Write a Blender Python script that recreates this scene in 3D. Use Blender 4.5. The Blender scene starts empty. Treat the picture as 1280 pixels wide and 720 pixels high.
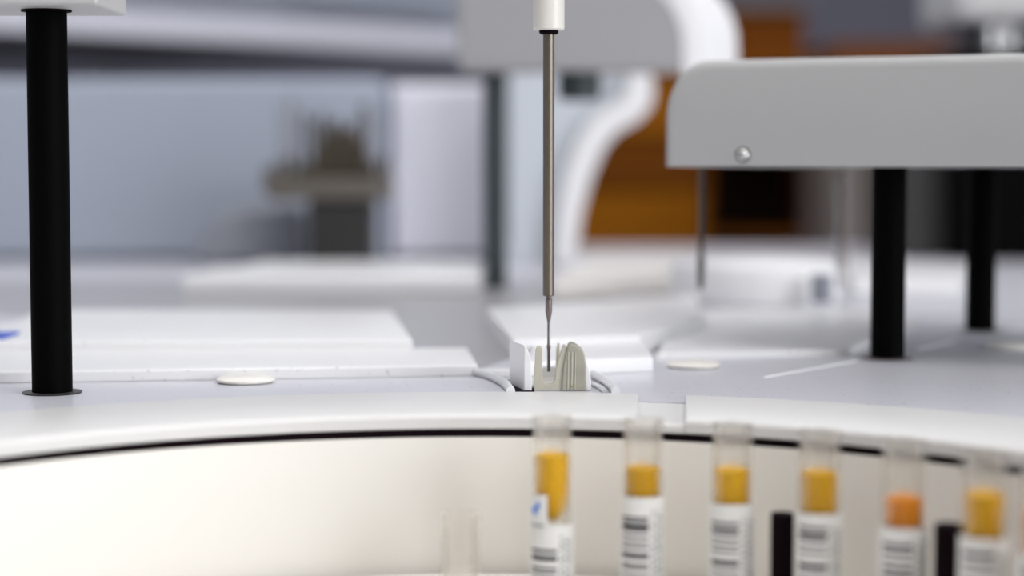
import bpy, bmesh, math, random
from mathutils import Vector, Matrix
random.seed(4)
PI = math.pi
sc = bpy.context.scene
COL = sc.collection
F = 2400.0                       # focal length in pixels of the 1280 px wide frame
PITCH = math.atan(160 / F)
DZ = 0.95                        # height of the instrument deck above the floor
CZ = DZ + 0.085                  # height of the camera
FWD = Vector((0, math.cos(PITCH), -math.sin(PITCH)))
UP = Vector((0, math.sin(PITCH), math.cos(PITCH)))
CAM = Vector((0, 0, CZ))


def ray(px, py):
    return FWD + Vector((1, 0, 0)) * ((px - 640) / F) + UP * ((360 - py) / F)


def atY(px, py, Y):
    r = ray(px, py)
    return CAM + r * (Y / r.y)


def atZ(px, py, z):
    r = ray(px, py)
    return CAM + r * ((z - CZ) / r.z)


# ------------------------------------------------------------------ materials
def mat(name, color, rough=0.4, metal=0.0, spec=0.5, trans=0.0, ior=1.45, noise=0.0, nscale=40.0,
        bump=0.0, sss=0.0, coat=0.0):
    m = bpy.data.materials.new(name)
    m.use_nodes = True
    nt = m.node_tree
    b = nt.nodes['Principled BSDF']
    b.inputs['Base Color'].default_value = (*color, 1)
    b.inputs['Roughness'].default_value = rough
    b.inputs['Metallic'].default_value = metal
    b.inputs['Specular IOR Level'].default_value = spec
    b.inputs['Transmission Weight'].default_value = trans
    b.inputs['IOR'].default_value = ior
    b.inputs['Coat Weight'].default_value = coat
    if sss:
        b.inputs['Subsurface Weight'].default_value = sss
        b.inputs['Subsurface Radius'].default_value = (0.004, 0.003, 0.002)
        b.inputs['Subsurface Scale'].default_value = 1.0
    tc = nt.nodes.new('ShaderNodeTexCoord')
    n = nt.nodes.new('ShaderNodeTexNoise')
    n.inputs['Scale'].default_value = nscale
    n.inputs['Detail'].default_value = 4
    nt.links.new(tc.outputs['Object'], n.inputs['Vector'])
    if noise:
        mx = nt.nodes.new('ShaderNodeMix')
        mx.data_type = 'RGBA'
        mx.inputs[6].default_value = (*[c * (1 - noise) for c in color], 1)
        mx.inputs[7].default_value = (*[min(1, c * (1 + noise)) for c in color], 1)
        nt.links.new(n.outputs['Fac'], mx.inputs[0])
        nt.links.new(mx.outputs[2], b.inputs['Base Color'])
    if bump:
        bp = nt.nodes.new('ShaderNodeBump')
        bp.inputs['Strength'].default_value = bump
        bp.inputs['Distance'].default_value = 0.0005
        nt.links.new(n.outputs['Fac'], bp.inputs['Height'])
        nt.links.new(bp.outputs['Normal'], b.inputs['Normal'])
    return m


def deck_mat(name, color, rough, dust):
    """painted deck with fine dust specks"""
    m = mat(name, color, rough, noise=0.02, nscale=8)
    nt = m.node_tree
    b = nt.nodes['Principled BSDF']
    src = b.inputs['Base Color'].links[0].from_socket
    tc = [n for n in nt.nodes if n.type == 'TEX_COORD'][0]
    v = nt.nodes.new('ShaderNodeTexNoise')
    v.inputs['Scale'].default_value = 420
    v.inputs['Detail'].default_value = 2
    big = nt.nodes.new('ShaderNodeTexNoise')
    big.inputs['Scale'].default_value = 14
    nt.links.new(tc.outputs['Object'], v.inputs['Vector'])
    nt.links.new(tc.outputs['Object'], big.inputs['Vector'])
    mul = nt.nodes.new('ShaderNodeMath'); mul.operation = 'MULTIPLY_ADD'
    mul.inputs[1].default_value = 0.25
    nt.links.new(big.outputs['Fac'], mul.inputs[0])
    nt.links.new(v.outputs['Fac'], mul.inputs[2])
    mr = nt.nodes.new('ShaderNodeMapRange')
    mr.inputs['From Min'].default_value = 0.80
    mr.inputs['From Max'].default_value = 0.86
    nt.links.new(mul.outputs[0], mr.inputs['Value'])
    sc_ = nt.nodes.new('ShaderNodeMath'); sc_.operation = 'MULTIPLY'
    sc_.inputs[1].default_value = dust
    nt.links.new(mr.outputs['Result'], sc_.inputs[0])
    mx = nt.nodes.new('ShaderNodeMix'); mx.data_type = 'RGBA'
    mx.inputs[7].default_value = (0.16, 0.15, 0.16, 1)
    nt.links.new(sc_.outputs[0], mx.inputs[0])
    nt.links.new(src, mx.inputs[6])
    nt.links.new(mx.outputs[2], b.inputs['Base Color'])
    return m


def wood_mat(name, c1, c2):
    m = mat(name, c1, 0.6, spec=0.1)
    nt = m.node_tree
    b = nt.nodes['Principled BSDF']
    tc = [n for n in nt.nodes if n.type == 'TEX_COORD'][0]
    mp = nt.nodes.new('ShaderNodeMapping'); mp.inputs['Scale'].default_value = (1.2, 1.2, 14)
    n = nt.nodes.new('ShaderNodeTexNoise'); n.inputs['Scale'].default_value = 5; n.inputs['Detail'].default_value = 6
    nt.links.new(tc.outputs['Object'], mp.inputs['Vector']); nt.links.new(mp.outputs['Vector'], n.inputs['Vector'])
    mx = nt.nodes.new('ShaderNodeMix'); mx.data_type = 'RGBA'
    mx.inputs[6].default_value = (*c1, 1); mx.inputs[7].default_value = (*c2, 1)
    nt.links.new(n.outputs['Fac'], mx.inputs[0]); nt.links.new(mx.outputs[2], b.inputs['Base Color'])
    return m


def glass_mat(name, tint, clear=0.5, rough=0.02):
    """thin clear plastic: part straight-through, part refracting"""
    m = bpy.data.materials.new(name)
    m.use_nodes = True
    nt = m.node_tree
    out = nt.nodes['Material Output']
    b = nt.nodes['Principled BSDF']
    b.inputs['Base Color'].default_value = (*tint, 1)
    b.inputs['Roughness'].default_value = rough
    b.inputs['Transmission Weight'].default_value = 1
    b.inputs['IOR'].default_value = 1.45
    t = nt.nodes.new('ShaderNodeBsdfTransparent')
    t.inputs['Color'].default_value = (*tint, 1)
    mx = nt.nodes.new('ShaderNodeMixShader')
    mx.inputs[0].default_value = clear
    nt.links.new(b.outputs[0], mx.inputs[1]); nt.links.new(t.outputs[0], mx.inputs[2])
    nt.links.new(mx.outputs[0], out.inputs['Surface'])
    return m


def emit_mat(name, color, s):
    m = bpy.data.materials.new(name)
    m.use_nodes = True
    b = m.node_tree.nodes['Principled BSDF']
    b.inputs['Emission Color'].default_value = (*color, 1)
    b.inputs['Emission Strength'].default_value = s
    return m


M = dict(
    deck=deck_mat('deck_paint', (0.60, 0.60, 0.65), 0.30, 0.75),
    lid=deck_mat('lid_plastic', (0.80, 0.80, 0.805), 0.32, 0.3),
    rim=mat('rim_plastic', (0.70, 0.695, 0.685), 0.35, noise=0.02, nscale=20),
    well=mat('well_plastic', (0.86, 0.835, 0.775), 0.45, noise=0.02, nscale=20),
    tray=mat('carousel_plastic', (0.78, 0.75, 0.72), 0.4, noise=0.02),
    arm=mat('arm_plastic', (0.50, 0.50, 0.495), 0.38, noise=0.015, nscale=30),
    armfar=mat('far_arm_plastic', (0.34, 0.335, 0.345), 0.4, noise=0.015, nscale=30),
    white=mat('white_plastic', (0.83, 0.83, 0.84), 0.3, noise=0.015),
    cap=mat('ivory_plastic', (0.80, 0.78, 0.72), 0.35, noise=0.02),
    black=mat('black_anodised', (0.0012, 0.0012, 0.0012), 0.6, spec=0.04, noise=0.1),
    rubber=mat('black_rubber', (0.007, 0.003, 0.005), 0.7, spec=0.05, noise=0.1),
    steel=mat('brushed_steel', (0.20, 0.175, 0.14), 0.4, metal=0.8, noise=0.06, nscale=300),
    steel2=mat('needle_steel', (0.22, 0.19, 0.18), 0.3, metal=0.85, noise=0.05, nscale=300),
    darksteel=mat('dark_steel', (0.10, 0.085, 0.075), 0.55, metal=0.4, noise=0.06),
    chrome=mat('chrome', (0.85, 0.85, 0.82), 0.25, metal=1, noise=0.02),
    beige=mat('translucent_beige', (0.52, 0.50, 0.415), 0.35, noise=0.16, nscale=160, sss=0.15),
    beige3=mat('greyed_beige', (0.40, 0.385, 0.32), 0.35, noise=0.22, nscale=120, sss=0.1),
    beige2=mat('pale_beige', (0.56, 0.54, 0.45), 0.4, noise=0.1),
    grease=mat('yellow_stain', (0.45, 0.33, 0.08), 0.5, noise=0.2),
    hose=mat('silicone_hose', (0.74, 0.74, 0.76), 0.3, noise=0.02, sss=0.2),
    glass=glass_mat('clear_tube', (0.99, 0.985, 0.972), 0.66, 0.03),
    label=mat('label_paper', (0.82, 0.82, 0.80), 0.6, noise=0.02),
    ink=mat('label_ink', (0.008, 0.008, 0.014), 0.6, noise=0.1),
    textink=mat('text_ink', (0.22, 0.24, 0.24), 0.6, noise=0.1),
    blueink=mat('blue_ink', (0.05, 0.22, 0.75), 0.6, noise=0.1),
    blue=mat('blue_sticker', (0.03, 0.09, 0.5), 0.5, noise=0.1),
    wall=mat('wall_paint', (0.50, 0.52, 0.60), 0.8, noise=0.04, nscale=3),
    slate=mat('slate_paint', (0.13, 0.13, 0.165), 0.8, noise=0.04, nscale=3),
    dimwall=mat('dim_wall_paint', (0.16, 0.16, 0.17), 0.8, noise=0.04, nscale=3),
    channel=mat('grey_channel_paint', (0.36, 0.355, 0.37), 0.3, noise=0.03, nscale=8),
    floor=mat('floor_vinyl', (0.35, 0.35, 0.36), 0.4, noise=0.08, nscale=5),
    ceil=mat('ceiling_paint', (0.7, 0.7, 0.7), 0.9, noise=0.03, nscale=5),
    bluepanel=mat('blue_grey_panel', (0.40, 0.44, 0.52), 0.5, noise=0.04, nscale=4),
    palepanel=mat('pale_panel', (0.80, 0.80, 0.88), 0.5, noise=0.02, nscale=4),
    greypanel=mat('grey_panel', (0.13, 0.13, 0.15), 0.6, noise=0.05, nscale=4),
    hood=mat('hood_plastic', (0.58, 0.62, 0.67), 0.45, noise=0.03, nscale=5),
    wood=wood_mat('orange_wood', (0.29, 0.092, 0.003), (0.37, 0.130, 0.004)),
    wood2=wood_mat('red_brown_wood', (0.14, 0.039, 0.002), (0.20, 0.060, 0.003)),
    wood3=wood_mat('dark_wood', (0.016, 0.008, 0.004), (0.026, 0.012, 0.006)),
    tubegrey=mat('grey_tubing', (0.33, 0.34, 0.37), 0.5, noise=0.1),
    softgrey=mat('soft_grey_plastic', (0.26, 0.275, 0.31), 0.7, noise=0.05),
    taupe=mat('taupe_plastic', (0.17, 0.145, 0.13), 0.6, noise=0.1),
    brown2=mat('dusty_brown', (0.13, 0.115, 0.095), 0.6, noise=0.2, nscale=60),
    brown=mat('brown_nozzle', (0.07, 0.055, 0.038), 0.5, noise=0.25, nscale=90),
    darkgrey=mat('dark_grey_metal', (0.03, 0.028, 0.027), 0.5, noise=0.1),
    smoke=mat('green_black_metal', (0.03, 0.042, 0.045), 0.45, noise=0.1),
)


def liquid(name, c):
    return mat(name, c, 0.25, noise=0.05, nscale=100, trans=0.12, ior=1.33, spec=0.2)


# ------------------------------------------------------------------ mesh helpers
def link(name, bm, m, parent=None, bevel=0.0, seg=2, angle=35, origin=None):
    me = bpy.data.meshes.new(name)
    bmesh.ops.recalc_face_normals(bm, faces=bm.faces)
    if origin is not None:
        bmesh.ops.translate(bm, verts=bm.verts, vec=-Vector(origin))
    for f in bm.faces:
        f.smooth = True
    bm.to_mesh(me); bm.free()
    me.set_sharp_from_angle(angle=math.radians(angle))
    me.materials.append(m)
    o = bpy.data.objects.new(name, me)
    COL.objects.link(o)
    if origin is not None:
        o.location = origin
    if bevel:
        b = o.modifiers.new('bevel', 'BEVEL')
        b.width = bevel; b.segments = seg; b.limit_method = 'ANGLE'; b.angle_limit = math.radians(35)
        b.harden_normals = True
    if parent is not None:
        o.parent = parent
        o.location = (Vector(origin) if origin is not None else Vector()) - parent_world(parent)
    return o


def parent_world(p):
    v = Vector(p.location)
    while p.parent is not None:
        p = p.parent
        v += Vector(p.location)
    return v


def thing(name, label, cat, loc, group=None):
    o = bpy.data.objects.new(name, None)
    COL.objects.link(o)
    o.empty_display_size = 0.01
    o.location = loc
    o['label'] = label; o['category'] = cat
    if group: o['group'] = group
    return o


def tag(o, label, cat, group=None):
    o['label'] = label; o['category'] = cat
    if group: o['group'] = group
    return o


def struct(name, bm, m, bevel=0.0):
    o = link(name, bm, m, bevel=bevel)
    o['kind'] = 'structure'
    return o


def add_box(bm, lo, hi, rot=None, about=None):
    r = bmesh.ops.create_cube(bm, size=1)
    lo, hi = Vector(lo), Vector(hi)
    s = hi - lo; c = (hi + lo) / 2
    for v in r['verts']:
        v.co = Vector((v.co.x * s.x, v.co.y * s.y, v.co.z * s.z)) + c
    if rot is not None:
        bmesh.ops.rotate(bm, verts=r['verts'], cent=about if about is not None else c, matrix=Matrix.Rotation(rot, 3, 'Z'))
    return r['verts']


def box(lo, hi, **k):
    bm = bmesh.new(); add_box(bm, lo, hi, **k); return bm


def add_prism(bm, pts, off):
    off = Vector(off)
    a = [bm.verts.new(p) for p in pts]
    b = [bm.verts.new(Vector(p) + off) for p in pts]
    bm.faces.new(a); bm.faces.new(b[::-1])
    n = len(a)
    for i in range(n):
        bm.faces.new((a[i], b[i], b[(i + 1) % n], a[(i + 1) % n]))


def prism(pts, off):
    bm = bmesh.new(); add_prism(bm, pts, off); return bm


def add_lathe(bm, prof, c, seg=48, a0=0.0, a1=2 * PI, closed=False):
    """profile of (radius, z) turned about the vertical through c; closed = profile is a loop"""
    c = Vector(c)
    full = abs(a1 - a0 - 2 * PI) < 1e-6
    n = seg if full else seg + 1
    rings = []
    for i in range(n):
        a = a0 + (a1 - a0) * i / seg
        ring = []
        for r, z in prof:
            ring.append(bm.verts.new(c + Vector((r * math.sin(a), r * math.cos(a), z))))
        rings.append(ring)
    m = len(prof)
    for i in range(seg):
        A, B = rings[i], rings[(i + 1) % n]
        for j in range(m if closed else m - 1):
            k = (j + 1) % m
            bm.faces.new((A[j], A[k], B[k], B[j]))
    if closed and not full:
        bm.faces.new(rings[0]); bm.faces.new(rings[-1][::-1])
    if not closed and full:
        pass
    bmesh.ops.remove_doubles(bm, verts=bm.verts, dist=1e-7)


def lathe(prof, c, seg=48, **k):
    bm = bmesh.new(); add_lathe(bm, prof, c, seg, **k); return bm


def rod(r, z0, z1, c, seg=32, ch=None):
    """closed chamfered cylinder"""
    ch = r * 0.08 if ch is None else ch
    return lathe([(0, z0), (r - ch, z0), (r, z0 + ch), (r, z1 - ch), (r - ch, z1), (0, z1)], (c[0], c[1], 0), seg)


def tube_path(pts, r, seg=14):
    bm = bmesh.new()
    pts = [Vector(p) for p in pts]
    # Catmull-Rom smoothing
    P = [pts[0] * 2 - pts[1]] + pts + [pts[-1] * 2 - pts[-2]]
    S = []
    for i in range(1, len(P) - 2):
        for k in range(8):
            t = k / 8
            p0, p1, p2, p3 = P[i - 1], P[i], P[i + 1], P[i + 2]
            S.append(0.5 * ((2 * p1) + (p2 - p0) * t + (2 * p0 - 5 * p1 + 4 * p2 - p3) * t * t + (3 * p1 - p0 - 3 * p2 + p3) * t ** 3))
    S.append(pts[-1])
    rings = []
    for i, p in enumerate(S):
        d = (S[min(i + 1, len(S) - 1)] - S[max(i - 1, 0)]).normalized()
        a = d.cross(Vector((0, 0, 1)))
        if a.length < 1e-3: a = d.cross(Vector((0, 1, 0)))
        a.normalize(); b = d.cross(a)
        rings.append([bm.verts.new(p + a * r * math.cos(2 * PI * k / seg) + b * r * math.sin(2 * PI * k / seg)) for k in range(seg)])
    for i in range(len(rings) - 1):
        for k in range(seg):
            bm.faces.new((rings[i][k], rings[i][(k + 1) % seg], rings[i + 1][(k + 1) % seg], rings[i + 1][k]))
    bm.faces.new(rings[0]); bm.faces.new(rings[-1])
    return bm


# ------------------------------------------------------------------ room
RX, RY0, RY1, RH = 2.6, -2.8, 4.4, 2.75
struct('floor', box((-RX, RY0, -0.05), (RX, RY1, 0)), M['floor'])
struct('ceiling', box((-RX, RY0, RH), (RX, RY1, RH + 0.05)), M['ceil'])
struct('wall_back', box((-RX, RY1, 0), (RX, RY1 + 0.1, RH)), M['slate'])
struct('wall_left', box((-RX - 0.1, RY0, 0), (-RX, RY1, RH)), M['wall'])
struct('wall_front', box((-RX, RY0 - 0.1, 0), (RX, RY0, RH)), M['dimwall'])
# right wall with a tall window opening
wb = bmesh.new()
WY0, WY1, WZ0, WZ1 = -2.4, -0.2, 1.0, 2.5
add_box(wb, (RX, RY0, 0), (RX + 0.1, RY1, WZ0))
add_box(wb, (RX, RY0, WZ1), (RX + 0.1, RY1, RH))
add_box(wb, (RX, RY0, WZ0), (RX + 0.1, WY0, WZ1))
add_box(wb, (RX, WY1, WZ0), (RX + 0.1, RY1, WZ1))
struct('wall_right', wb, M['wall'])
fb = bmesh.new()
for y in (WY0, (WY0 + WY1) / 2 - 0.02, WY1 - 0.04):
    add_box(fb, (RX + 0.02, y, WZ0), (RX + 0.07, y + 0.04, WZ1))
for z in (WZ0, WZ1 - 0.04):
    add_box(fb, (RX + 0.02, WY0, z), (RX + 0.07, WY1, z + 0.04))
struct('window_1', fb, M['white'])

EM = emit_mat('lamp_diffuser', (1.0, 0.98, 0.95), 2.2)
k = 0
for (x, y) in ((-1.2, 0.9), (1.2, 0.9), (-1.2, -1.2), (1.2, -1.2), (-1.2, 3.0), (1.2, 3.0)):
    t = thing('ceiling_light', ['white ceiling light panel above the left end of the analyzer', 'white ceiling light panel above the right end of the analyzer',
              'white ceiling light panel behind the camera on the left', 'white ceiling light panel behind the camera on the right',
              'white ceiling light panel above the blue grey cabinets', 'white ceiling light panel above the wooden cabinet'][k], 'ceiling light', (x, y, RH - 0.03),
              'ceiling light panels')
    k += 1
    b = bmesh.new()
    for (a0, a1) in (((-.31, -.61), (-.29, .61)), ((.29, -.61), (.31, .61)), ((-.29, -.61), (.29, -.59)), ((-.29, .59), (.29, .61))):
        add_box(b, (x + a0[0], y + a0[1], RH - 0.04), (x + a1[0], y + a1[1], RH))
    link('frame', b, M['white'], t)
    link('diffuser', box((x - .29, y - .59, RH - 0.03), (x + .29, y + .59, RH - 0.001)), EM, t)


def area(name, loc, target, sx, sy, power, color):
    l = bpy.data.lights.new(name, 'AREA')
    l.shape = 'RECTANGLE'; l.size = sx; l.size_y = sy; l.energy = power; l.color = color
    o = bpy.data.objects.new(name, l)
    COL.objects.link(o)
    o.location = loc
    o.rotation_euler = (Vector(target) - Vector(loc)).to_track_quat('-Z', 'Y').to_euler()
    return o


area('window_daylight', (RX + 0.05, -1.3, 1.75), (0, 0.6, 1.0), 2.1, 1.45, 48, (0.97, 0.97, 1.0))
area('ceiling_lamp_glow', (0.3, 0.1, RH - 0.06), (0.3, 0.1, 0), 1.6, 1.6, 15, (1.0, 0.97, 0.93))
area('rear_lamp_glow', (-0.4, 2.6, RH - 0.06), (-0.4, 2.6, 0), 2.4, 1.6, 18, (0.92, 0.94, 1.0))

# ------------------------------------------------------------------ analyzer: deck with round carousel well
CX, CY = -0.00984, 0.43538
RW = 0.1992                       # well wall radius
RO = 0.257                        # outer edge of the raised rim
X0, X1, Y0, Y1 = -1.0, 1.0, 0.10, 1.90
an = thing('laboratory_analyzer', 'large white laboratory analyzer deck with a round sunken sample well', 'analyzer', (0, 1.0, 0))


def deck_bm():
    bm = bmesh.new()
    N = 192
    inn, out = [], []
    for i in range(N):
        a = 2 * PI * i / N
        s, c = math.sin(a), math.cos(a)
        r1 = RO - 0.012
        ts = []
        if s > 1e-9: ts.append((X1 - CX) / s)
        if s < -1e-9: ts.append((X0 - CX) / s)
        if c > 1e-9: ts.append((Y1 - CY) / c)
        if c < -1e-9: ts.append((Y0 - CY) / c)
        t = min(ts)
        inn.append((CX + r1 * s, CY + r1 * c)); out.append((CX + t * s, CY + t * c))
    def R(l, z): return [bm.verts.new((x, y, z)) for x, y in l]
    a, b, c_, d = R(inn, DZ), R(out, DZ), R(out, DZ - 0.012), R(inn, DZ - 0.012)
    for L1, L2 in ((a, b), (b, c_), (c_, d), (d, a)):
        for i in range(N):
            bm.faces.new((L1[i], L1[(i + 1) % N], L2[(i + 1) % N], L2[i]))
    return bm


link('deck', deck_bm(), M['deck'], an)
link('front_panel', box((X0, Y0, 0.08), (X1, Y0 + 0.02, DZ - 0.012)), M['white'], an, bevel=0.003)
link('back_panel', box((X0, Y1 - 0.02, 0.08), (X1, Y1, DZ - 0.012)), M['white'], an, bevel=0.003)
for s in (X0, X1 - 0.02):
    link('side_panel', box((s, Y0 + 0.02, 0.08), (s + 0.02, Y1 - 0.02, DZ - 0.012)), M['white'], an, bevel=0.003)
link('plinth', box((X0 + 0.05, Y0 + 0.05, 0), (X1 - 0.05, Y1 - 0.05, 0.08)), M['darkgrey'], an, bevel=0.003)
WC = (CX, CY, DZ)
# well wall (a cup: outer skin too so that it has thickness) and floor
link('well_wall', lathe([(RW, -0.0070), (RW, -0.155), (0.0, -0.155), (0.0, -0.16), (RW + 0.004, -0.16), (RW + 0.004, -0.0070)], WC, 192, closed=False), M['well'], an)
# black gasket line
link('gasket', lathe([(RW + 0.0002, -0.0043), (RW + 0.0002, -0.0070), (RW + 0.006, -0.0070), (RW + 0.006, -0.0043)], WC, 192, closed=True), M['rubber'], an)
# lower base ring (shows in the slot between the two rim segments)
link('rim_base', lathe([(RW, -0.0043), (RW, -0.0022), (RW + 0.0012, -0.001), (RO - 0.001, -0.0004), (RO - 0.001, -0.004), (RW + 0.008, -0.0043)], WC, 192, closed=True), M['rim'], an)
# raised rim segments
A0, A1 = math.radians(13.2), math.radians(17.6)
rp = [(RW - 0.0006, -0.0042), (RW - 0.0006, -0.0006), (RW + 0.0004, 0.0006), (RW + 0.003, 0.0012),
      (RO - 0.002, 0.0014), (RO, 0.0008), (RO, -0.0003), (RW + 0.008, -0.0003), (RW + 0.004, -0.0042)]


def cut_angle(r, px):
    """angle on the circle of radius r where the straight slot edge crosses it"""
    lo, hi = 0.0, 0.8
    for _ in range(40):
        a = (lo + hi) / 2
        x = (CX + r * math.sin(a)) / (CY + r * math.cos(a))
        if x * F + 640 < px: lo = a
        else: hi = a
    return lo


def rim_bm(px0, px1, far0, far1, seg):
    bm = bmesh.new()
    rings = []
    for i in range(seg + 1):
        t = i / seg
        ring = []
        for r, z in rp:
            a0 = cut_angle(r, px0) if px0 else far0
            a1 = cut_angle(r, px1) if px1 else far1
            a = a0 + (a1 - a0) * t
            ring.append(bm.verts.new((CX + r * math.sin(a), CY + r * math.cos(a), DZ + z)))
        rings.append(ring)
    m = len(rp)
    for i in range(seg):
        for j in range(m):
            k = (j + 1) % m
            bm.faces.new((rings[i][j], rings[i][k], rings[i + 1][k], rings[i + 1][j]))
    bm.faces.new(rings[0]); bm.faces.new(rings[-1][::-1])
    return bm


link('rim_segment', rim_bm(None, 798, math.radians(-262), None, 260), M['rim'], an, bevel=0.0004)
link('rim_segment', rim_bm(858, None, None, math.radians(97.6), 80), M['rim'], an, bevel=0.0004)
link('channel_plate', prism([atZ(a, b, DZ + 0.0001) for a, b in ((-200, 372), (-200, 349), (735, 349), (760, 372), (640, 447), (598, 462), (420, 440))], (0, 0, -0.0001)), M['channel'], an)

# ------------------------------------------------------------------ sample carousel and tubes
RT, PH0, DPH = 0.16616, 0.13585, 2 * PI / 36
TZ = DZ - 0.0520
slots = [PH0 + DPH * i for i in range(-1, 8)]


def ring_with_holes():
    """carousel plate: round disc with 36 tube holes, cut by a boolean"""
    r = RW - 0.004
    bm = lathe([(0.02, TZ - 0.006), (r, TZ - 0.006), (r, TZ - 0.001), (r - 0.001, TZ), (0.02, TZ)], (CX, CY, 0), 180, closed=True)
    me = bpy.data.meshes.new('plate'); bmesh.ops.recalc_face_normals(bm, faces=bm.faces); bm.to_mesh(me); bm.free()
    o = bpy.data.objects.new('plate', me); COL.objects.link(o)
    cb = bmesh.new()
    for i in range(36):
        a = PH0 + DPH * (5.78 if i == 6 else i)
        rr = bmesh.ops.create_cone(cb, cap_ends=True, segments=32, radius1=0.0076, radius2=0.0076, depth=0.03)
        bmesh.ops.translate(cb, verts=rr['verts'], vec=(CX + RT * math.sin(a), CY + RT * math.cos(a), TZ))
    cm = bpy.data.meshes.new('cut'); cb.to_mesh(cm); cb.free()
    co = bpy.data.objects.new('cut', cm); COL.objects.link(co)
    md = o.modifiers.new('b', 'BOOLEAN'); md.operation = 'DIFFERENCE'; md.object = co; md.solver = 'EXACT'
    bpy.context.view_layer.update()
    dg = bpy.context.evaluated_depsgraph_get()
    res = bpy.data.meshes.new_from_object(o.evaluated_get(dg))
    bpy.data.objects.remove(o); bpy.data.objects.remove(co)
    return res


car = thing('sample_carousel', 'pale round sample carousel plate turning at the bottom of the well', 'carousel', (CX, CY, DZ - 0.155))
me = ring_with_holes()
me.materials.clear(); me.materials.append(M['tray'])
po = bpy.data.objects.new('tube_plate', me); COL.objects.link(po); po.parent = car; po.location = -Vector(car.location)
link('hub', lathe([(0, 0), (0.03, 0), (0.03, 0.02), (0.022, 0.024), (0.022, 0.112), (0, 0.112)], (CX, CY, DZ - 0.155), 48), M['tray'], car)
link('lower_tray', lathe([(0.03, -0.147), (RW - 0.006, -0.147), (RW - 0.006, -0.152), (0.03, -0.152)], (CX, CY, DZ), 96, closed=True), M['tray'], car)
# two dark posts between the tubes
for ps, top, r, pr in ((2.5, 641, 0.0036, RT + 0.004), (4.42, 655, 0.0041, RT + 0.004)):
    a = PH0 + DPH * ps
    x, y = CX + pr * math.sin(a), CY + pr * math.cos(a)
    zt = atY(640, top, y).z
    link('divider_post', rod(r, TZ + 0.0001, zt, (x, y)), M['rubber'], car)


def patch(r, z0, z1, a0, a1, c, th=0.00008, seg=None):
    """a curved strip wrapped on a tube; angle 0 faces the camera, positive to the right"""
    seg = seg or max(2, int(abs(a1 - a0) / 6))
    return lathe([(r, z0), (r + th, z0), (r + th, z1), (r, z1)], (c[0], c[1], 0), seg, a0=math.radians(180 - a1), a1=math.radians(180 - a0), closed=True)


def add_patch(bm, r, z0, z1, a0, a1, c, th=0.00008):
    seg = max(2, int(abs(a1 - a0) / 6))
    add_lathe(bm, [(r, z0), (r + th, z0), (r + th, z1), (r, z1)], (c[0], c[1], 0), seg, a0=math.radians(180 - a1), a1=math.radians(180 - a0), closed=True)


L_Y = liquid('yellow_serum', (0.82, 0.455, 0.0))
L_Y2 = liquid('deep_yellow_serum', (0.74, 0.40, 0.0))
L_O = liquid('orange_serum', (0.80, 0.27, 0.002))
tubes = [  # slot, liquid material, liquid top/bottom pixel rows, label top row, bar rows, label text
    (0, L_Y, 568, 652, 657, [(689, 3), (698, 5), (711, 2.5), (717, 2)], 'clear sample tube with the tallest amber column and a blue marked flap'),
    (1, L_Y2, 584, 622, 622, [(648, 2.5), (653, 2), (660, 6), (670, 2), (678, 2), (685, 2), (695, 5), (706, 2), (711, 2)], 'clear barcoded tube standing directly right of the tube with the blue marked flap'),
    (2, L_Y, 586, 629, 631, [(655, 3), (664, 5), (674, 2), (682, 2), (690, 2), (704, 5), (714, 2)], 'clear tube of yellow serum left of the narrower dark post'),
    (3, L_Y2, 590, 641, 643, [(661, 3), (671, 6), (683, 2), (692, 2), (708, 5)], 'clear tube of yellow serum just right of the narrower dark post'),
    (4, L_O, 622, 658, 661, [(683, 4), (692, 3), (703, 2), (712, 3)], 'clear tube holding a short orange serum column left of the wide dark post'),
    (5, L_Y2, 617, 667, 674, [(694, 5), (708, 3)], 'blurred tube of dull yellow serum right of the wide dark post'),
    (6, L_O, 640, 690, 697, [(712, 4)], 'blurred sample tube cut by the right edge of the picture'),
]


def glass_body(t, c, zt, zb, ro=0.0063, ri=0.0055):
    pr = [(0, zb), (ro * 0.55, zb + 0.0008), (ro * 0.87, zb + 0.0028), (ro, zb + 0.0062), (ro, zt - 0.0032), (ro + 0.0003, zt - 0.0028), (ro + 0.0004, zt - 0.0008),
          (ro + 0.0001, zt), (ri + 0.0003, zt), (ri, zt - 0.0008), (ri, zb + 0.0068), (ri * 0.8, zb + 0.0036), (ri * 0.5, zb + 0.0018), (0, zb + 0.0012)]
    return link('tube_wall', lathe(pr, (c[0], c[1], 0), 48), M['glass'], t, origin=(c[0], c[1], DZ - 0.147))


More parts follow.
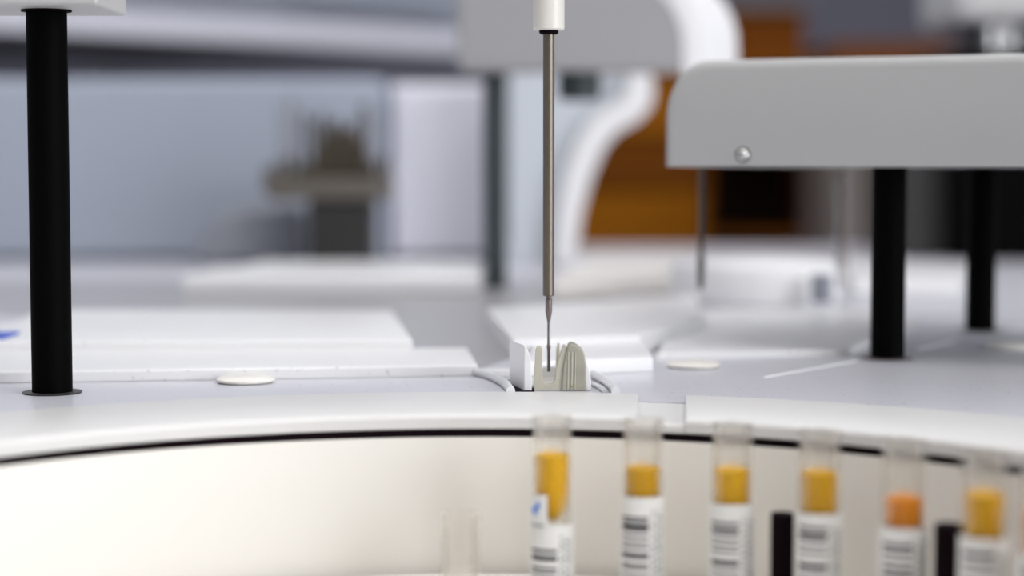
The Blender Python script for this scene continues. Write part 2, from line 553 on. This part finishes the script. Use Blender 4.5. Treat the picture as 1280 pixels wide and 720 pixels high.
for (i, lm, y1, y2, yl, bars, lab) in tubes:
    a = PH0 + DPH * (5.78 if i == 6 else i * 0.995)
    x, y = CX + RT * math.sin(a), CY + RT * math.cos(a)
    c = (x, y)
    zb = DZ - 0.1468
    t = thing('sample_tube', lab, 'sample tube', (x, y, zb), 'sample tubes standing in the carousel')
    zt = DZ + 0.0045
    glass_body(t, c, zt, zb)
    yf = y - 0.0063
    za = atY(640, y1, y).z; zbq = atY(640, y2, y).z; zl = atY(640, yl, yf).z
    rl = 0.0051
    if i == 0:
        pr = [(0, zbq)] + [(rl * math.sin(q), zbq + 0.0115 * (1 - math.cos(q))) for q in [PI / 2 * s / 8 for s in range(1, 9)]] + [(rl, za), (rl - 0.0005, za - 0.0004), (0, za - 0.0006)]
    else:
        pr = [(0, zbq - 0.010), (rl * 0.6, zbq - 0.008), (rl, zbq - 0.002), (rl, za), (rl - 0.0005, za - 0.0004), (0, za - 0.0006)]
    link('serum', lathe(pr, (x, y, 0), 40), lm, t)
    # wrapped label with ladder barcode and small print
    rr = 0.00672
    zbot = TZ - 0.02
    lb = link('label', patch(rr, zbot, zl, -105, 100, c, 0.0001), M['label'], t)
    bb = bmesh.new()
    for (py, h) in bars:
        z = atY(640, py, yf).z; hh = h * 0.64 * 0.00024
        add_patch(bb, rr + 0.00012, z - hh, z + hh, -68, 12, c)
    z = atY(640, bars[-1][0] + 9, yf).z
    while z > zbot + 0.002:
        hh = random.choice((0.0002, 0.0003, 0.0006)); add_patch(bb, rr + 0.00012, z - hh, z + hh, -68, 12, c); z -= random.uniform(0.0018, 0.0027)
    link('barcode', bb, M['ink'], lb)
    tb = bmesh.new()
    z0 = zl - (0.004 if i else 0.003)
    for col in (24, 36, 47, 57):
        z = z0 - random.uniform(0, 0.002)
        while z > zbot + 0.003:
            h = random.uniform(0.0005, 0.0013)
            w = random.uniform(4, 7)
            add_patch(tb, rr + 0.00012, z - h, z, col - w / 2, col + w / 2, c)
            z -= h + random.uniform(0.0005, 0.0014)
    link('small_print', tb, M['textink'], lb)
    if i == 0:   # folded flap sticking up at the left with a blue pen mark
        zf = atY(640, 619, yf).z
        fl = link('label_flap', patch(rr + 0.0001, zl - 0.001, zf, -105, -14, c, 0.0002), M['label'], t)
        mk = bmesh.new()
        for (p0, p1, q0, q1) in ((636, 640, -62, -46), (632, 638, -50, -40), (640, 644, -56, -42), (628, 636, -42, -34)):
            add_patch(mk, rr + 0.0004, atY(640, p1, yf).z, atY(640, p0, yf).z, q0, q1, c)
        link('blue_pen_mark', mk, M['blueink'], fl)
        mk = bmesh.new()
        for q in (-60, -50, -40, -31):
            add_patch(mk, rr + 0.0004, atY(640, 659, yf).z, atY(640, 656, yf).z, q, q + 7, c)
        link('small_print', mk, M['textink'], fl)

# empty short tube one slot to the left
a = PH0 - DPH
x, y = CX + RT * math.sin(a), CY + RT * math.cos(a)
zt = atY(640, 641, y).z
t = thing('sample_tube', 'short empty clear tube left of the row of filled tubes', 'sample tube', (x, y, DZ - 0.1468), 'sample tubes standing in the carousel')
glass_body(t, (x, y), zt, DZ - 0.1468, 0.0062, 0.0055)
link('residue', lathe([(0, 0), (0.0018, 0.0003), (0.0022, 0.0012), (0.001, 0.002), (0, 0.0022)], (x - 0.001, y, TZ - 0.004), 16), M['grease'], t)

# ------------------------------------------------------------------ reagent covers (stepped trapezoid lids)
def topbev(bm, bev, seg=3):
    """round only the top edges so that the slab sits flush on what carries it"""
    zt = max(v.co.z for v in bm.verts)
    bmesh.ops.recalc_face_normals(bm, faces=bm.faces)
    es = [e for e in bm.edges if all(abs(v.co.z - zt) < 1e-6 for v in e.verts)]
    bmesh.ops.bevel(bm, geom=es, offset=bev, segments=seg, affect='EDGES', profile=0.5)
    return bm


def zslab(pts_px, z0, z1, bev=0.0012):
    """slab whose top outline is given in picture positions lying on height z1"""
    pts = [atZ(px, py, z1) for px, py in pts_px]
    return topbev(prism(pts, (0, 0, z0 - z1)), bev)


cv = thing('reagent_cover', 'wide white stepped reagent cover left of the needle', 'cover', tuple(atZ(300, 460, DZ)))
z1 = DZ + 0.0045
link('lower_step', zslab([(-420, 470), (598, 456), (584, 434), (-300, 438)], DZ + 0.00015, z1), M['lid'], cv)
z2 = DZ + 0.0085
link('upper_step', zslab([(-260, 428), (516, 424), (490, 388), (52, 386), (10, 404)], z1, z2), M['lid'], cv)
st = atZ(3, 421, z2)
link('sticker', box((st.x - 0.012, st.y - 0.012, z2), (st.x + 0.004, st.y + 0.014, z2 + 0.0012)), M['blue'], cv, bevel=0.0003)

cv = thing('reagent_cover', 'white stepped reagent cover right behind the needle cup', 'cover', tuple(atZ(760, 450, DZ)))
link('lower_step', zslab([(655, 452), (816, 446), (806, 424), (668, 430)], DZ + 0.00015, DZ + 0.006), M['white'], cv)
link('upper_step', zslab([(642, 424), (800, 418), (880, 396), (870, 368), (608, 385)], DZ + 0.00015, DZ + 0.009), M['lid'], cv)
tag(link('cover_plate', zslab([(822, 441), (1060, 436), (1150, 400), (1080, 386), (905, 386), (840, 400)], DZ, DZ + 0.0028), M['lid']),
    'low white cover plate in front of the round lid', 'cover')
# seam between deck plates
for (ax, ay, bx, by) in ((955, 472, 1070, 451.5), (1146, 437, 1190, 427.5), (1260, 412, 1300, 403)):
    p, q = atZ(ax, ay, DZ), atZ(bx, by, DZ)
    d = (q - p).normalized(); n = Vector((-d.y, d.x, 0)) * 0.0005
    link('seam_strip', prism([p - n, q - n, q + n, p + n], (0, 0, 0.0004)), M['white'], an)
# round plugs
for px, py, l in ((307, 478, 'flat white round plug on the deck in front of the wide left cover'), (866, 459, 'flat white round plug on the deck right of the needle cup'),
                  (1262, 436, 'thin round plug on the deck near the right picture edge')):
    p = atZ(px, py, DZ)
    o = link('deck_plug', lathe([(0, 0), (0.0100, 0), (0.0112, 0.0008), (0.0112, 0.0014), (0.0100, 0.0022), (0, 0.0026)], (0, 0, 0), 48), M['cap'])
    o.location = p
    tag(o, l, 'plug', 'round deck plugs')

# round lid further back
p = atZ(960, 386, DZ); p.y += 0.055
rl_ = thing('disk_cover', 'thick round white lid on the deck behind the thin hanging needle', 'lid', (p.x, p.y, DZ))
link('lid_body', lathe([(0, 0), (0.048, 0), (0.05, 0.002), (0.052, 0.018), (0.049, 0.024), (0.04, 0.027), (0, 0.029)], p, 64), M['white'], rl_)
link('knob', rod(0.006, DZ + 0.004, DZ + 0.02, (p.x + 0.030, p.y - 0.059)), M['softgrey'], rl_)
# low far platforms
tag(link('rear_platform', prism([atZ(225, 344, DZ + .012), atZ(602, 344, DZ + .012), atZ(596, 326, DZ + .012), atZ(330, 326, DZ + .012)], (0, 0, -.012)), M['white'], bevel=0.003),
    'low white platform across the back left of the deck', 'platform')
p = atZ(283, 352, DZ)
tag(link('adjustment_dial', lathe([(0, 0), (0.018, 0), (0.019, 0.004), (0.012, 0.009), (0, 0.011)], p, 40), M['white']), 'small white round knob on the deck before the left platform', 'knob')
tag(link('rear_platform', prism([atZ(690, 348, DZ + .014), atZ(872, 340, DZ + .014), atZ(868, 318, DZ + .014), atZ(735, 316, DZ + .014)], (0, 0, -.014)), M['tray'], bevel=0.003),
    'low pinkish white platform in front of the orange wooden cabinet', 'platform')
tag(link('rear_platform', prism([atZ(1065, 350, DZ + .01), atZ(1200, 352, DZ + .01), atZ(1215, 330, DZ + .01), atZ(1050, 322, DZ + .01)], (0, 0, -.01)), M['white'], bevel=0.003),
    'low white platform seen between the two right hand black posts', 'platform')

# ------------------------------------------------------------------ wash station
YW = 0.712
ws = thing('wash_station', 'small beige and white needle wash cup under the sampling needle', 'wash station', (atY(688, 488, YW).x, YW, DZ))


def poly(pts, y0, y1=None, off=None):
    P = [atY(a, b, y0) for a, b in pts]
    return prism(P, off if off is not None else (0, y1 - y0, 0))


ZB = 494
def fix(bm):
    for v in bm.verts:
        v.co.z = max(v.co.z, DZ)
    return bm


link('base', fix(poly([(664, ZB), (664, 483), (736, 483), (736, ZB)], 0.7095, 0.738)), M['white'], ws, bevel=0.0004)
link('splash_wall', fix(poly([(655, ZB), (655, 431), (658, 434), (662, 442), (664.5, 455), (665, ZB)], 0.703, off=(-0.0055, 0.024, 0))), M['white'], ws, bevel=0.0004, seg=3)
u = [(667, ZB), (668.5, 455), (669.5, 438), (671, 434), (674, 433), (677, 434.5), (678, 440), (678, 468)]
for s in range(0, 13):
    q = PI - PI * s / 12
    u.append((686 + 8.0 * math.cos(q), 472 + 8.5 * math.sin(q)))
u += [(695, 462), (700, 444), (703, 434), (705, 431), (709, 434), (706, 460), (704, ZB)]
link('cup_front', fix(poly(u, 0.7045, 0.7085)), M['beige'], ws, bevel=0.0003)
link('cup_back', fix(poly([(668, 472.5), (668, 463), (675, 461), (680, 458), (696, 458), (702, 461), (702, 472.5)], 0.7215, 0.7245)), M['white'], ws, bevel=0.0004)
link('basin_floor', box((atY(668, 480, .71).x, 0.7088, DZ), (atY(704, 480, .71).x, 0.73, atY(686, 477, 0.717).z)), M['cap'], ws)
link('rear_prong', fix(poly([(694, 485), (695.5, 440), (697, 430), (699.5, 429), (700, 440), (701, 485)], 0.7225, 0.727)), M['beige'], ws, bevel=0.0003)
rb = [(702, ZB), (704.5, 458), (708, 440), (711, 432), (714, 429.5), (719, 431), (728.5, 438.5), (731, 445), (732.5, 458), (733, ZB)]
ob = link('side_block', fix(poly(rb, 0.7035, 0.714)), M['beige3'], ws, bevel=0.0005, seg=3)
fl = bmesh.new()
for px, w in ((709, 1.6), (713.5, 2.0), (718, 1.2)):
    add_prism(fl, [atY(px, 488, 0.7032), atY(px + w, 488, 0.7032), atY(px + w * .9 + 1, 440, 0.7032), atY(px + 1, 440, 0.7032)], (0, 0.0008, 0))
for v in fl.verts:
    v.co.z = max(v.co.z, DZ)
link('flutes', fl, M['beige'], ws, bevel=0.0001)
link('stain', lathe([(0, 0), (0.0006, 0.0), (0.0006, 0.0003), (0, 0.0004)], tuple(atY(716, 483, 0.7028)), 14), M['grease'], ws)
link('side_step', fix(poly([(732.3, ZB), (731, 449), (734.5, 454), (737.5, 464), (739, 476), (739, ZB)], 0.7045, 0.726)), M['white'], ws, bevel=0.0005, seg=3)
link('shade_patch', prism([atZ(a, b, DZ + 0.0004) for a, b in ((632, 475), (668, 473), (668, 489), (643, 489))], (0, 0, -0.0003)), M['rubber'], ws)  # black sheet laid where shade falls on the deck beside the cup
link('drain_bar', box((atY(598, 466, .757).x, 0.748, DZ), (atY(640, 466, .757).x, 0.756, DZ + 0.0028)), M['white'], ws, bevel=0.0006)


def hose(pts, r, lab):
    P = [atZ(a, b, DZ + r + h) for a, b, h in pts]
    return tag(link('silicone_hose', tube_path(P, r), M['hose']), lab, 'hose', 'silicone hoses at the wash cup')


hose([(589, 464, 0), (598, 465.5, 0), (610, 468.5, 0), (622, 473.5, 0), (631, 479, 0), (636, 484.5, 0), (638.5, 488.5, 0)], 0.0016, 'white silicone hose bending down left of the needle wash cup')
hose([(741, 468, 0), (749, 471.5, 0), (757, 476, 0), (763, 480.5, 0), (767, 485, 0), (769.5, 489, 0)], 0.0016, 'white silicone hose bending down right of the needle wash cup')
hose([(741, 480, 0), (747, 482.5, 0), (752, 485.5, 0), (756, 489, 0)], 0.0009, 'thinner white silicone hose hugging the right foot of the wash cup')

# ------------------------------------------------------------------ sampling probe in focus
YP = 0.715
xp = atY(685.7, 300, YP).x


def zp(py, Y=YP): return atY(685, py, Y).z


PX = 0.315; PY = 0.66
pa = thing('sampling_arm', 'sampling arm with white holder, long steel needle hanging over the wash cup', 'sampling arm', (PX, PY, DZ))
mm = 0.001
link('holder', lathe([(0, zp(38)), (5.3 * mm, zp(38)), (5.8 * mm, zp(36)), (5.8 * mm, DZ + 0.170), (0, DZ + 0.170)], (xp, YP, 0), 48), M['cap'], pa)
link('collar', lathe([(0, zp(43)), (2.9 * mm, zp(43)), (3.6 * mm, zp(41)), (3.6 * mm, zp(38) + .0002), (0, zp(38) + .0002)], (xp, YP, 0), 32), M['rubber'], pa)
link('outer_tube', lathe([(0, zp(370)), (1.75 * mm, zp(370)), (2.1 * mm, zp(369)), (2.1 * mm, zp(43) + .0002), (0, zp(43) + .0002)], (xp, YP, 0), 32), M['steel'], pa)
xq = xp + 0.0001
link('inner_sleeve', lathe([(0, zp(405)), (0.66 * mm, zp(401)), (0.95 * mm, zp(395)), (1.25 * mm, zp(390)), (1.25 * mm, zp(374)), (1.0 * mm, zp(373)), (1.0 * mm, zp(370)), (0, zp(370))], (xq, YP, 0), 28), M['steel2'], pa)
link('needle', lathe([(0, zp(464.5)), (0.5 * mm, zp(464.5)), (0.58 * mm, zp(463)), (0.58 * mm, zp(437)), (0.75 * mm, zp(435)), (0.75 * mm, zp(432)), (0.52 * mm, zp(430)), (0.52 * mm, zp(400)), (0, zp(400))], (xq, YP, 0), 24), M['steel2'], pa)
dv = Vector((PX - xp, PY - YP, 0)); L = dv.length; an_ = math.atan2(dv.y, dv.x)
ab = box((-0.03, -0.02, DZ + 0.170), (L + 0.03, 0.02, DZ + 0.212))
bmesh.ops.rotate(ab, verts=ab.verts, cent=(0, 0, 0), matrix=Matrix.Rotation(an_, 3, 'Z'))
bmesh.ops.translate(ab, verts=ab.verts, vec=(xp, YP, 0))
link('arm_cover', ab, M['arm'], pa, bevel=0.008, seg=4)
link('post', rod(0.0073, DZ, DZ + 0.175, (PX, PY)), M['black'], pa)

# ------------------------------------------------------------------ left arm: black post and the end of its cover
p = atZ(65.5, 491, DZ); pt = atY(58, 8, p.y)
la = thing('mixer_arm', 'white mixer arm on a thick black post at the left picture edge', 'mixer arm', (p.x, p.y, DZ))
zc = atY(60, 7, p.y - 0.02).z
sh = (pt.x - p.x) * 0.55
b = rod(0.0073, DZ, zc + 0.004, (p.x, p.y))
for v in b.verts:
    v.co.x += sh * (v.co.z - DZ) / (zc - DZ)
link('post', b, M['black'], la)
link('post_collar', lathe([(0.0074, 0), (0.0105, 0), (0.0108, 0.0005), (0.0074, 0.0006)], (p.x, p.y, DZ), 40), M['darkgrey'], la)
link('bearing_ring', lathe([(0.0076, zc - 0.0006), (0.0090, zc - 0.0006), (0.0090, zc + 0.003), (0.0076, zc + 0.003)], (p.x + sh, p.y, 0), 40, closed=True), M['rubber'], la)
xr = atY(123, 5, p.y - 0.02).x
link('arm_cover', box((xr - 0.16, p.y - 0.022, zc), (xr, p.y + 0.03, zc + 0.042)), M['arm'], la, bevel=0.0012, seg=3)

# ------------------------------------------------------------------ right arm: big rounded cover, two black posts, thin needle
TH = math.radians(22)
U = Vector((math.cos(TH), -math.sin(TH), 0)); V = Vector((math.sin(TH), math.cos(TH), 0))
B0 = atY(830, 208.5, 0.835)
zb_ = B0.z; H = 0.0458


def uvz(u_, v_, z): return Vector((B0.x, B0.y, 0)) + U * u_ + V * v_ + Vector((0, 0, z))


ra = thing('reagent_dispenser', 'broad grey white arm with rounded end on two black posts at right', 'reagent dispenser', tuple(atZ(1109, 450, DZ)))


def cover_profile(length, R=0.019, flip=1, rb=0.0):
    pts = [(0.0, 0.0)]
    pts += [(0.0, H - R - 0.006)]
    for s in range(1, 13):
        q = PI / 2 * s / 12
        # superellipse-like corner
        pts.append((R * 0.98 * (1 - math.cos(q)), H - R - 0.006 + (R + 0.006) * math.sin(q)))
    pts.append((length, H + 0.0003)); pts.append((length, 0.0))
    return pts


def soft_cover(rad=0.0045, length=0.30, depth=0.17):
    bm = bmesh.new()
    base = cover_profile(length)
    loops = []
    sq = [(rad * (1 - math.sin(PI / 2 * k / 6)), rad * (1 - math.cos(PI / 2 * k / 6))) for k in range(7)]
    for ins, v_ in sq + [(0, depth)]:
        lp = []
        for x_, z_ in base:
            fx = (length - ins) / length
            fz = (H - ins) / H
            lp.append(bm.verts.new(uvz(length - (length - x_) * fx, v_, zb_ + z_ * fz)))
        loops.append(lp)
    bm.faces.new(loops[0]); bm.faces.new(loops[-1][::-1])
    n = len(base)
    for A, B in zip(loops, loops[1:]):
        for i in range(n):
            bm.faces.new((A[i], A[(i + 1) % n], B[(i + 1) % n], B[i]))
    return bm


link('arm_cover', soft_cover(), M['arm'], ra)
for px, py in ((1109, 450), (1225, 415)):
    p = atZ(px, py - 1.5, DZ)
    link('post', rod(0.0073, DZ + 0.0006, zb_ + 0.01, (p.x, p.y)), M['black'], ra)
    link('post_collar', lathe([(0.0, 0.0002), (0.0105, 0.0002), (0.0108, 0.0004), (0.0, 0.0006)], (p.x, p.y, DZ), 40), M['taupe'], ra)
# screw on the front face
su = 0.0352
sp = uvz(su, 0, zb_ + 0.0052)


def disc_on_face(prof, seg=32):
    """lathe around the face normal -V"""
    bm = lathe(prof, (0, 0, 0), seg)
    mt = Matrix((U, Vector((0, 0, 1)), -V)).transposed().to_4x4()
    bmesh.ops.transform(bm, matrix=Matrix.Translation(sp) @ mt, verts=bm.verts)
    return bm


sw = link('screw', disc_on_face([(0, -0.001), (0.0021, -0.001), (0.0024, 0.0004), (0.0020, 0.0012), (0.0011, 0.0017), (0, 0.0018)]), M['chrome'], ra)
link('screw_recess', disc_on_face([(0, -0.001), (0.0031, -0.001), (0.0031, 0.00015), (0, 0.00015)]), M['rubber'], ra)
cb = bmesh.new()
for w, h in ((0.0011, 0.00025), (0.00025, 0.0011)):
    add_box(cb, (-w, -h, 0.0012), (w, h, 0.0020))
mt = Matrix((U, Vector((0, 0, 1)), -V)).transposed().to_4x4()
bmesh.ops.transform(cb, matrix=Matrix.Translation(sp) @ mt @ Matrix.Rotation(0.5, 4, 'Z'), verts=cb.verts)
link('cross_slot', cb, M['rubber'], sw)
# thin needle hanging from the arm
YN = 0.93
def zn(py): return atY(877, py, YN).z
xn = atY(876.5, 300, YN).x
link('needle_holder', lathe([(0, zb_ + 0.002), (0.0014, zb_ + 0.002), (0.0014, zn(322)), (0.0017, zn(322)), (0.0019, zn(326)), (0.0017, zn(345)), (0.0012, zn(361)), (0, zn(362))], (xn, YN, 0), 24), M['darksteel'], ra)
xm = atY(1053, 300, 0.97).x
link('clear_nozzle', lathe([(0, zb_ + 0.002), (0.0036, zb_ + 0.002), (0.0036, DZ + 0.032), (0.002, DZ + 0.02), (0, DZ + 0.02)], (xm, 0.97, 0), 24), M['glass'], ra)

# ------------------------------------------------------------------ far arm, same kind, seen from its other side
FY = 1.25
fa = thing('mixer_arm', 'blurred light grey mixer arm with bright rounded end at top centre', 'mixer arm', (atY(619, 363, FY + .03).x, FY + .03, DZ))
zf = atY(700, 90, FY).z
T2 = math.radians(-24)
xr_ = atY(874, 90, FY)
def uv2(u_, v_, z): return Vector((xr_.x, FY, 0)) - Vector((math.cos(math.radians(3)), math.sin(math.radians(3)), 0)) * u_ + Vector((math.sin(math.radians(38)), math.cos(math.radians(38)), 0)) * v_ + Vector((0, 0, z))
pr = []
HH = 0.064
for a, b in [(0, 0), (0, HH - .045)] + [(0.04 * (1 - math.cos(PI / 2 * s / 10)), HH - .045 + .045 * math.sin(PI / 2 * s / 10)) for s in range(1, 11)] + [(0.158, HH), (0.158, 0)]:
    pr.append(uv2(a, 0, zf + b))
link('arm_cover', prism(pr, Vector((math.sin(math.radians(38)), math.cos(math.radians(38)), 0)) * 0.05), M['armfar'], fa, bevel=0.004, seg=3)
e0 = [Vector(p_) for p_ in pr[:12]]
cen = e0[0] - Vector((0.05, 0, 0))
outl = [q_ + Vector((0.0012, -0.0012, 0)) for q_ in e0] + [q_ + Vector((-0.012, -0.0012, -0.004 if i_ < 11 else 0)) for i_, q_ in enumerate(e0)][::-1]
link('lit_end', prism(outl, Vector((math.sin(math.radians(38)), math.cos(math.radians(38)), 0)) * 0.046), M['white'], fa, bevel=0.002)  # white on the grey cover paints in the light caught by its rounded end
link('post', rod(0.0078, DZ, zf + 0.005, (atY(619, 363, FY + .02).x, FY + 0.02)), M['smoke'], fa)
b = lathe([(0, 0), (0.012, 0), (0.0145, 0.003), (0.0145, 0.02), (0, 0.02)], tuple(atY(724, 126, FY + 0.02)), 32)
link('motor_boss', b, M['smoke'], fa)

# tall curved hood of the instrument behind
HY = 1.55
hd = thing('instrument_hood', 'tall pale instrument hood with a curved white edge before the orange cabinet', 'instrument hood', (atY(680, 330, HY).x, HY, DZ))
edge = [(722, 340), (722, 305), (728, 265), (740, 222), (756, 185), (772, 166), (800, 150), (815, 132), (818, 108), (812, 84)]
inner = [(782, 84), (783, 108), (775, 124), (745, 142), (722, 172), (705, 215), (696, 262), (692, 305), (690, 340)]
def dfix(bm):
    for v in bm.verts: v.co.z = max(v.co.z, DZ)
    return bm
link('curved_edge', dfix(poly(edge + inner, HY, HY + 0.12)), M['white'], hd, bevel=0.004)
link('side_panel', dfix(poly([(636, 345), (636, 84)] + inner, HY + 0.02, HY + 0.11)), M['hood'], hd)

# ------------------------------------------------------------------ nozzle cluster on the deck, far left of centre
NY = 1.50
nz = thing('nozzle_manifold', 'blurred brown nozzle manifold on a dark block with thin upright tubes', 'nozzle manifold', (atY(425, 330, NY).x, NY, DZ))
link('block', dfix(poly([(384, 340), (384, 250), (466, 250), (466, 340)], NY - 0.02, NY + 0.03)), M['darkgrey'], nz, bevel=0.003)
link('nozzle_plate', poly([(326, 238), (330, 222), (486, 222), (489, 238), (478, 250), (340, 250)], NY - 0.025, NY + 0.03), M['brown2'], nz, bevel=0.003)
for i in range(12):
    px = 334 + i * 13.2
    q = atY(px, 224, NY - 0.012 + 0.024 * (i % 2))
    h = 0.010 + 0.004 * (i % 3)
    link('nozzle', lathe([(0, 0), (0.0036, 0), (0.0036, h * .6), (0.0018, h), (0, h)], q, 14), M['brown'], nz)
for i, (px, top) in enumerate(((352, 130), (366, 120), (380, 138), (394, 150), (404, 140), (414, 152), (424, 148), (434, 158), (444, 150), (456, 130), (468, 138))):
    q = atY(px, 226, NY + 0.01 * ((i % 3) - 1))
    zt = atY(px, top, NY).z
    link('upright_tube', lathe([(0, q.z), (0.0024, q.z), (0.0024, zt), (0, zt)], (q.x, q.y, 0), 12), M['tubegrey'] if px < 380 or px > 460 else M['brown'], nz)
link('centre_boss', poly([(388, 226), (394, 190), (406, 165), (440, 160), (456, 185), (468, 226)], NY - 0.008, NY + 0.012), M['brown'], nz, bevel=0.002)

# ------------------------------------------------------------------ background furniture
# pale cabinets behind the deck on the left
def module(pxa, pxb, top, Y, dep, m, lab):
    a, b = atY(pxa, 200, Y), atY(pxb, 200, Y)
    zt = atY(640, top, Y).z
    t = thing('rear_module', lab, 'instrument module', ((a.x + b.x) / 2, Y + dep / 2, DZ))
    link('body', box((a.x, Y + 0.012, DZ), (b.x, Y + dep, zt)), m, t, bevel=0.004)
    link('front_panel', box((a.x + 0.003, Y, DZ + 0.004), (b.x - 0.003, Y + 0.0115, zt - 0.004)), m, t, bevel=0.003)


module(-160, 478, 98, 1.62, 0.26, M['bluepanel'], 'wide blue grey instrument module at the back left of the deck')
module(486, 622, 104, 1.66, 0.22, M['palepanel'], 'narrow pale lavender instrument module right of the blue grey one')
gb = prism([atY(238, 345, 1.535), atY(262, 276, 1.535), atY(300, 258, 1.535), atY(378, 258, 1.535), atY(380, 345, 1.535)], (0, 0.06, 0))
link('grey_canister', dfix(gb), M['greypanel'], bevel=0.008, seg=4)
bpy.data.objects['grey_canister'].data.materials[0] = M['softgrey']
tag(bpy.data.objects['grey_canister'], 'soft grey canister on the deck left of the nozzle manifold', 'canister')
# overhead shelf, angled away to the right
s0 = atY(-120, 32, 2.15); s1 = atY(600, 72, 2.75)
dirv = (Vector((s1.x, s1.y, 0)) - Vector((s0.x, s0.y, 0))).normalized()
nrm = Vector((-dirv.y, dirv.x, 0))
zs = CZ + 0.150
sh_ = thing('wall_shelf', 'long pale shelf cabinet hanging over the left background', 'shelf cabinet', ((s0.x + s1.x) / 2, (s0.y + s1.y) / 2 + 0.4, zs))
a0 = Vector((s0.x, s0.y, zs)) - dirv * 0.6; a1 = Vector((s1.x, s1.y, zs))
link('cabinet_body', prism([a0 + Vector((0, 0, .03)), a1 + Vector((0, 0, .03)), a1 + nrm * 0.9 + Vector((0, 0, .03)), a0 + nrm * 0.9 + Vector((0, 0, .03))], (0, 0, 0.45)), M['bluepanel'], sh_)
link('front_lip', prism([a0, a1, a1 + nrm * 0.02, a0 + nrm * 0.02], (0, 0, 0.07)), M['palepanel'], sh_, bevel=0.003)
link('bottom_board', prism([a0 + nrm * .0205 + Vector((0, 0, .008)), a1 + nrm * .0205 + Vector((0, 0, .008)), a1 + nrm * 0.9 + Vector((0, 0, .008)), a0 + nrm * 0.9 + Vector((0, 0, .008))], (0, 0, 0.02)), M['greypanel'], sh_)  # dark grey colour carries the shade under the pale shelf

# orange wooden cabinet
WY = 3.1
wc = thing('wooden_cabinet', 'orange brown wooden cabinet with an open dark bay behind the arms', 'wooden cabinet', (atY(860, 300, WY).x, WY + 0.2, 0))
def wbox(name, x0, y0, x1, y1, m, yy0, yy1, bev=0.003, low=None):
    a = atY(x0, y1, yy0); b = atY(x1, y0, yy0)
    z0 = low if low is not None else a.z
    return link(name, box((a.x, yy0, z0), (b.x, yy1, b.z)), m, wc, bevel=bev)
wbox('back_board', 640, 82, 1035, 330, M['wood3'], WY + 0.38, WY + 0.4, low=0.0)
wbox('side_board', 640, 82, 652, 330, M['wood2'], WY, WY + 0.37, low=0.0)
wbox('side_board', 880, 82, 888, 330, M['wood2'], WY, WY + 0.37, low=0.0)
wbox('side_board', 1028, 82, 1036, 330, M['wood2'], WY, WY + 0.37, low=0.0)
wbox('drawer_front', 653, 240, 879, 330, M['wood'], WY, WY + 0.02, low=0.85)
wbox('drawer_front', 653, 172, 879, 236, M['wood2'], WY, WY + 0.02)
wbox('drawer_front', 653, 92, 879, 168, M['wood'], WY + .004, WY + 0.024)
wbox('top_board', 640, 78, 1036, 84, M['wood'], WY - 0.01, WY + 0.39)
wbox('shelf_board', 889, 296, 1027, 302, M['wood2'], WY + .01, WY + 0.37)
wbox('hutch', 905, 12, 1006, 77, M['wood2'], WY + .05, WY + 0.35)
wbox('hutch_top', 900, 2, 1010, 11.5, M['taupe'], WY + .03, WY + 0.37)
tag(link('wooden_box', box((atY(1038, 60, 3.1).x, 3.1, 0), (atY(1192, 60, 3.1).x, 3.4, atY(1100, 54, 3.1).z)), M['wood2'], bevel=0.004),
    'low red brown wooden box top showing above the right arm', 'wooden box')
tag(link('file_pillar', box((atY(1038, 300, 2.6).x, 2.6, 0), (atY(1092, 300, 2.6).x, 2.85, atY(1092, 190, 2.6).z)), M['taupe'], bevel=0.01),
    'narrow taupe pillar seen left of the nearest right hand post', 'pillar')

# black appliance at the right with fittings on top
BY = 1.62
ba = thing('black_housing', 'tall black instrument housing behind the right arm', 'instrument housing', (atY(1260, 330, BY).x, BY + 0.1, DZ))
link('body', dfix(poly([(1192, 345), (1192, 62), (1420, 62), (1420, 345)], BY, BY + 0.2)), M['black'], ba, bevel=0.004)
link('side_module', dfix(poly([(1128, 332), (1128, 180), (1190, 180), (1190, 332)], BY + .03, BY + 0.2)), M['darkgrey'], ba, bevel=0.004)
zt = atY(1200, 62, BY).z
for px, m in ((1206, 'darkgrey'), (1222, 'darkgrey'), (1239, 'chrome'), (1260, 'chrome'), (1278, 'darkgrey'), (1296, 'chrome')):
    q = atY(px, 60, BY + 0.05)
    link('fitting', rod(0.0048, zt, atY(px, 22, BY + 0.05).z, (q.x, BY + 0.05)), M[m], ba)
link('top_cover', poly([(1196, 26), (1194, -60), (1420, -60), (1420, 26)], BY + 0.01, BY + 0.16), M['arm'], ba, bevel=0.01, seg=4)

# ------------------------------------------------------------------ camera, world, colour
cd = bpy.data.cameras.new('camera')
cd.sensor_fit = 'HORIZONTAL'; cd.sensor_width = 36; cd.lens = F / 1280 * 36
cd.clip_start = 0.01; cd.clip_end = 50
cd.dof.use_dof = True
cd.dof.focus_distance = 0.698
cd.dof.aperture_fstop = 4.0
cam = bpy.data.objects.new('camera', cd)
COL.objects.link(cam)
cam.location = CAM
cam.rotation_euler = (PI / 2 - PITCH, 0, 0)
sc.camera = cam
w = bpy.data.worlds.new('world'); sc.world = w; w.use_nodes = True
w.node_tree.nodes['Background'].inputs[0].default_value = (0.85, 0.9, 1, 1)
w.node_tree.nodes['Background'].inputs[1].default_value = 1.5
sc.view_settings.view_transform = 'Standard'
sc.view_settings.look = 'None'
sc.view_settings.gamma = 1
sc.view_settings.use_curve_mapping = False
sc.view_settings.exposure = 0.36
sc.cycles.use_denoising = True
sc.cycles.max_bounces = 10
sc.cycles.transparent_max_bounces = 24
sc.cycles.transmission_bounces = 12
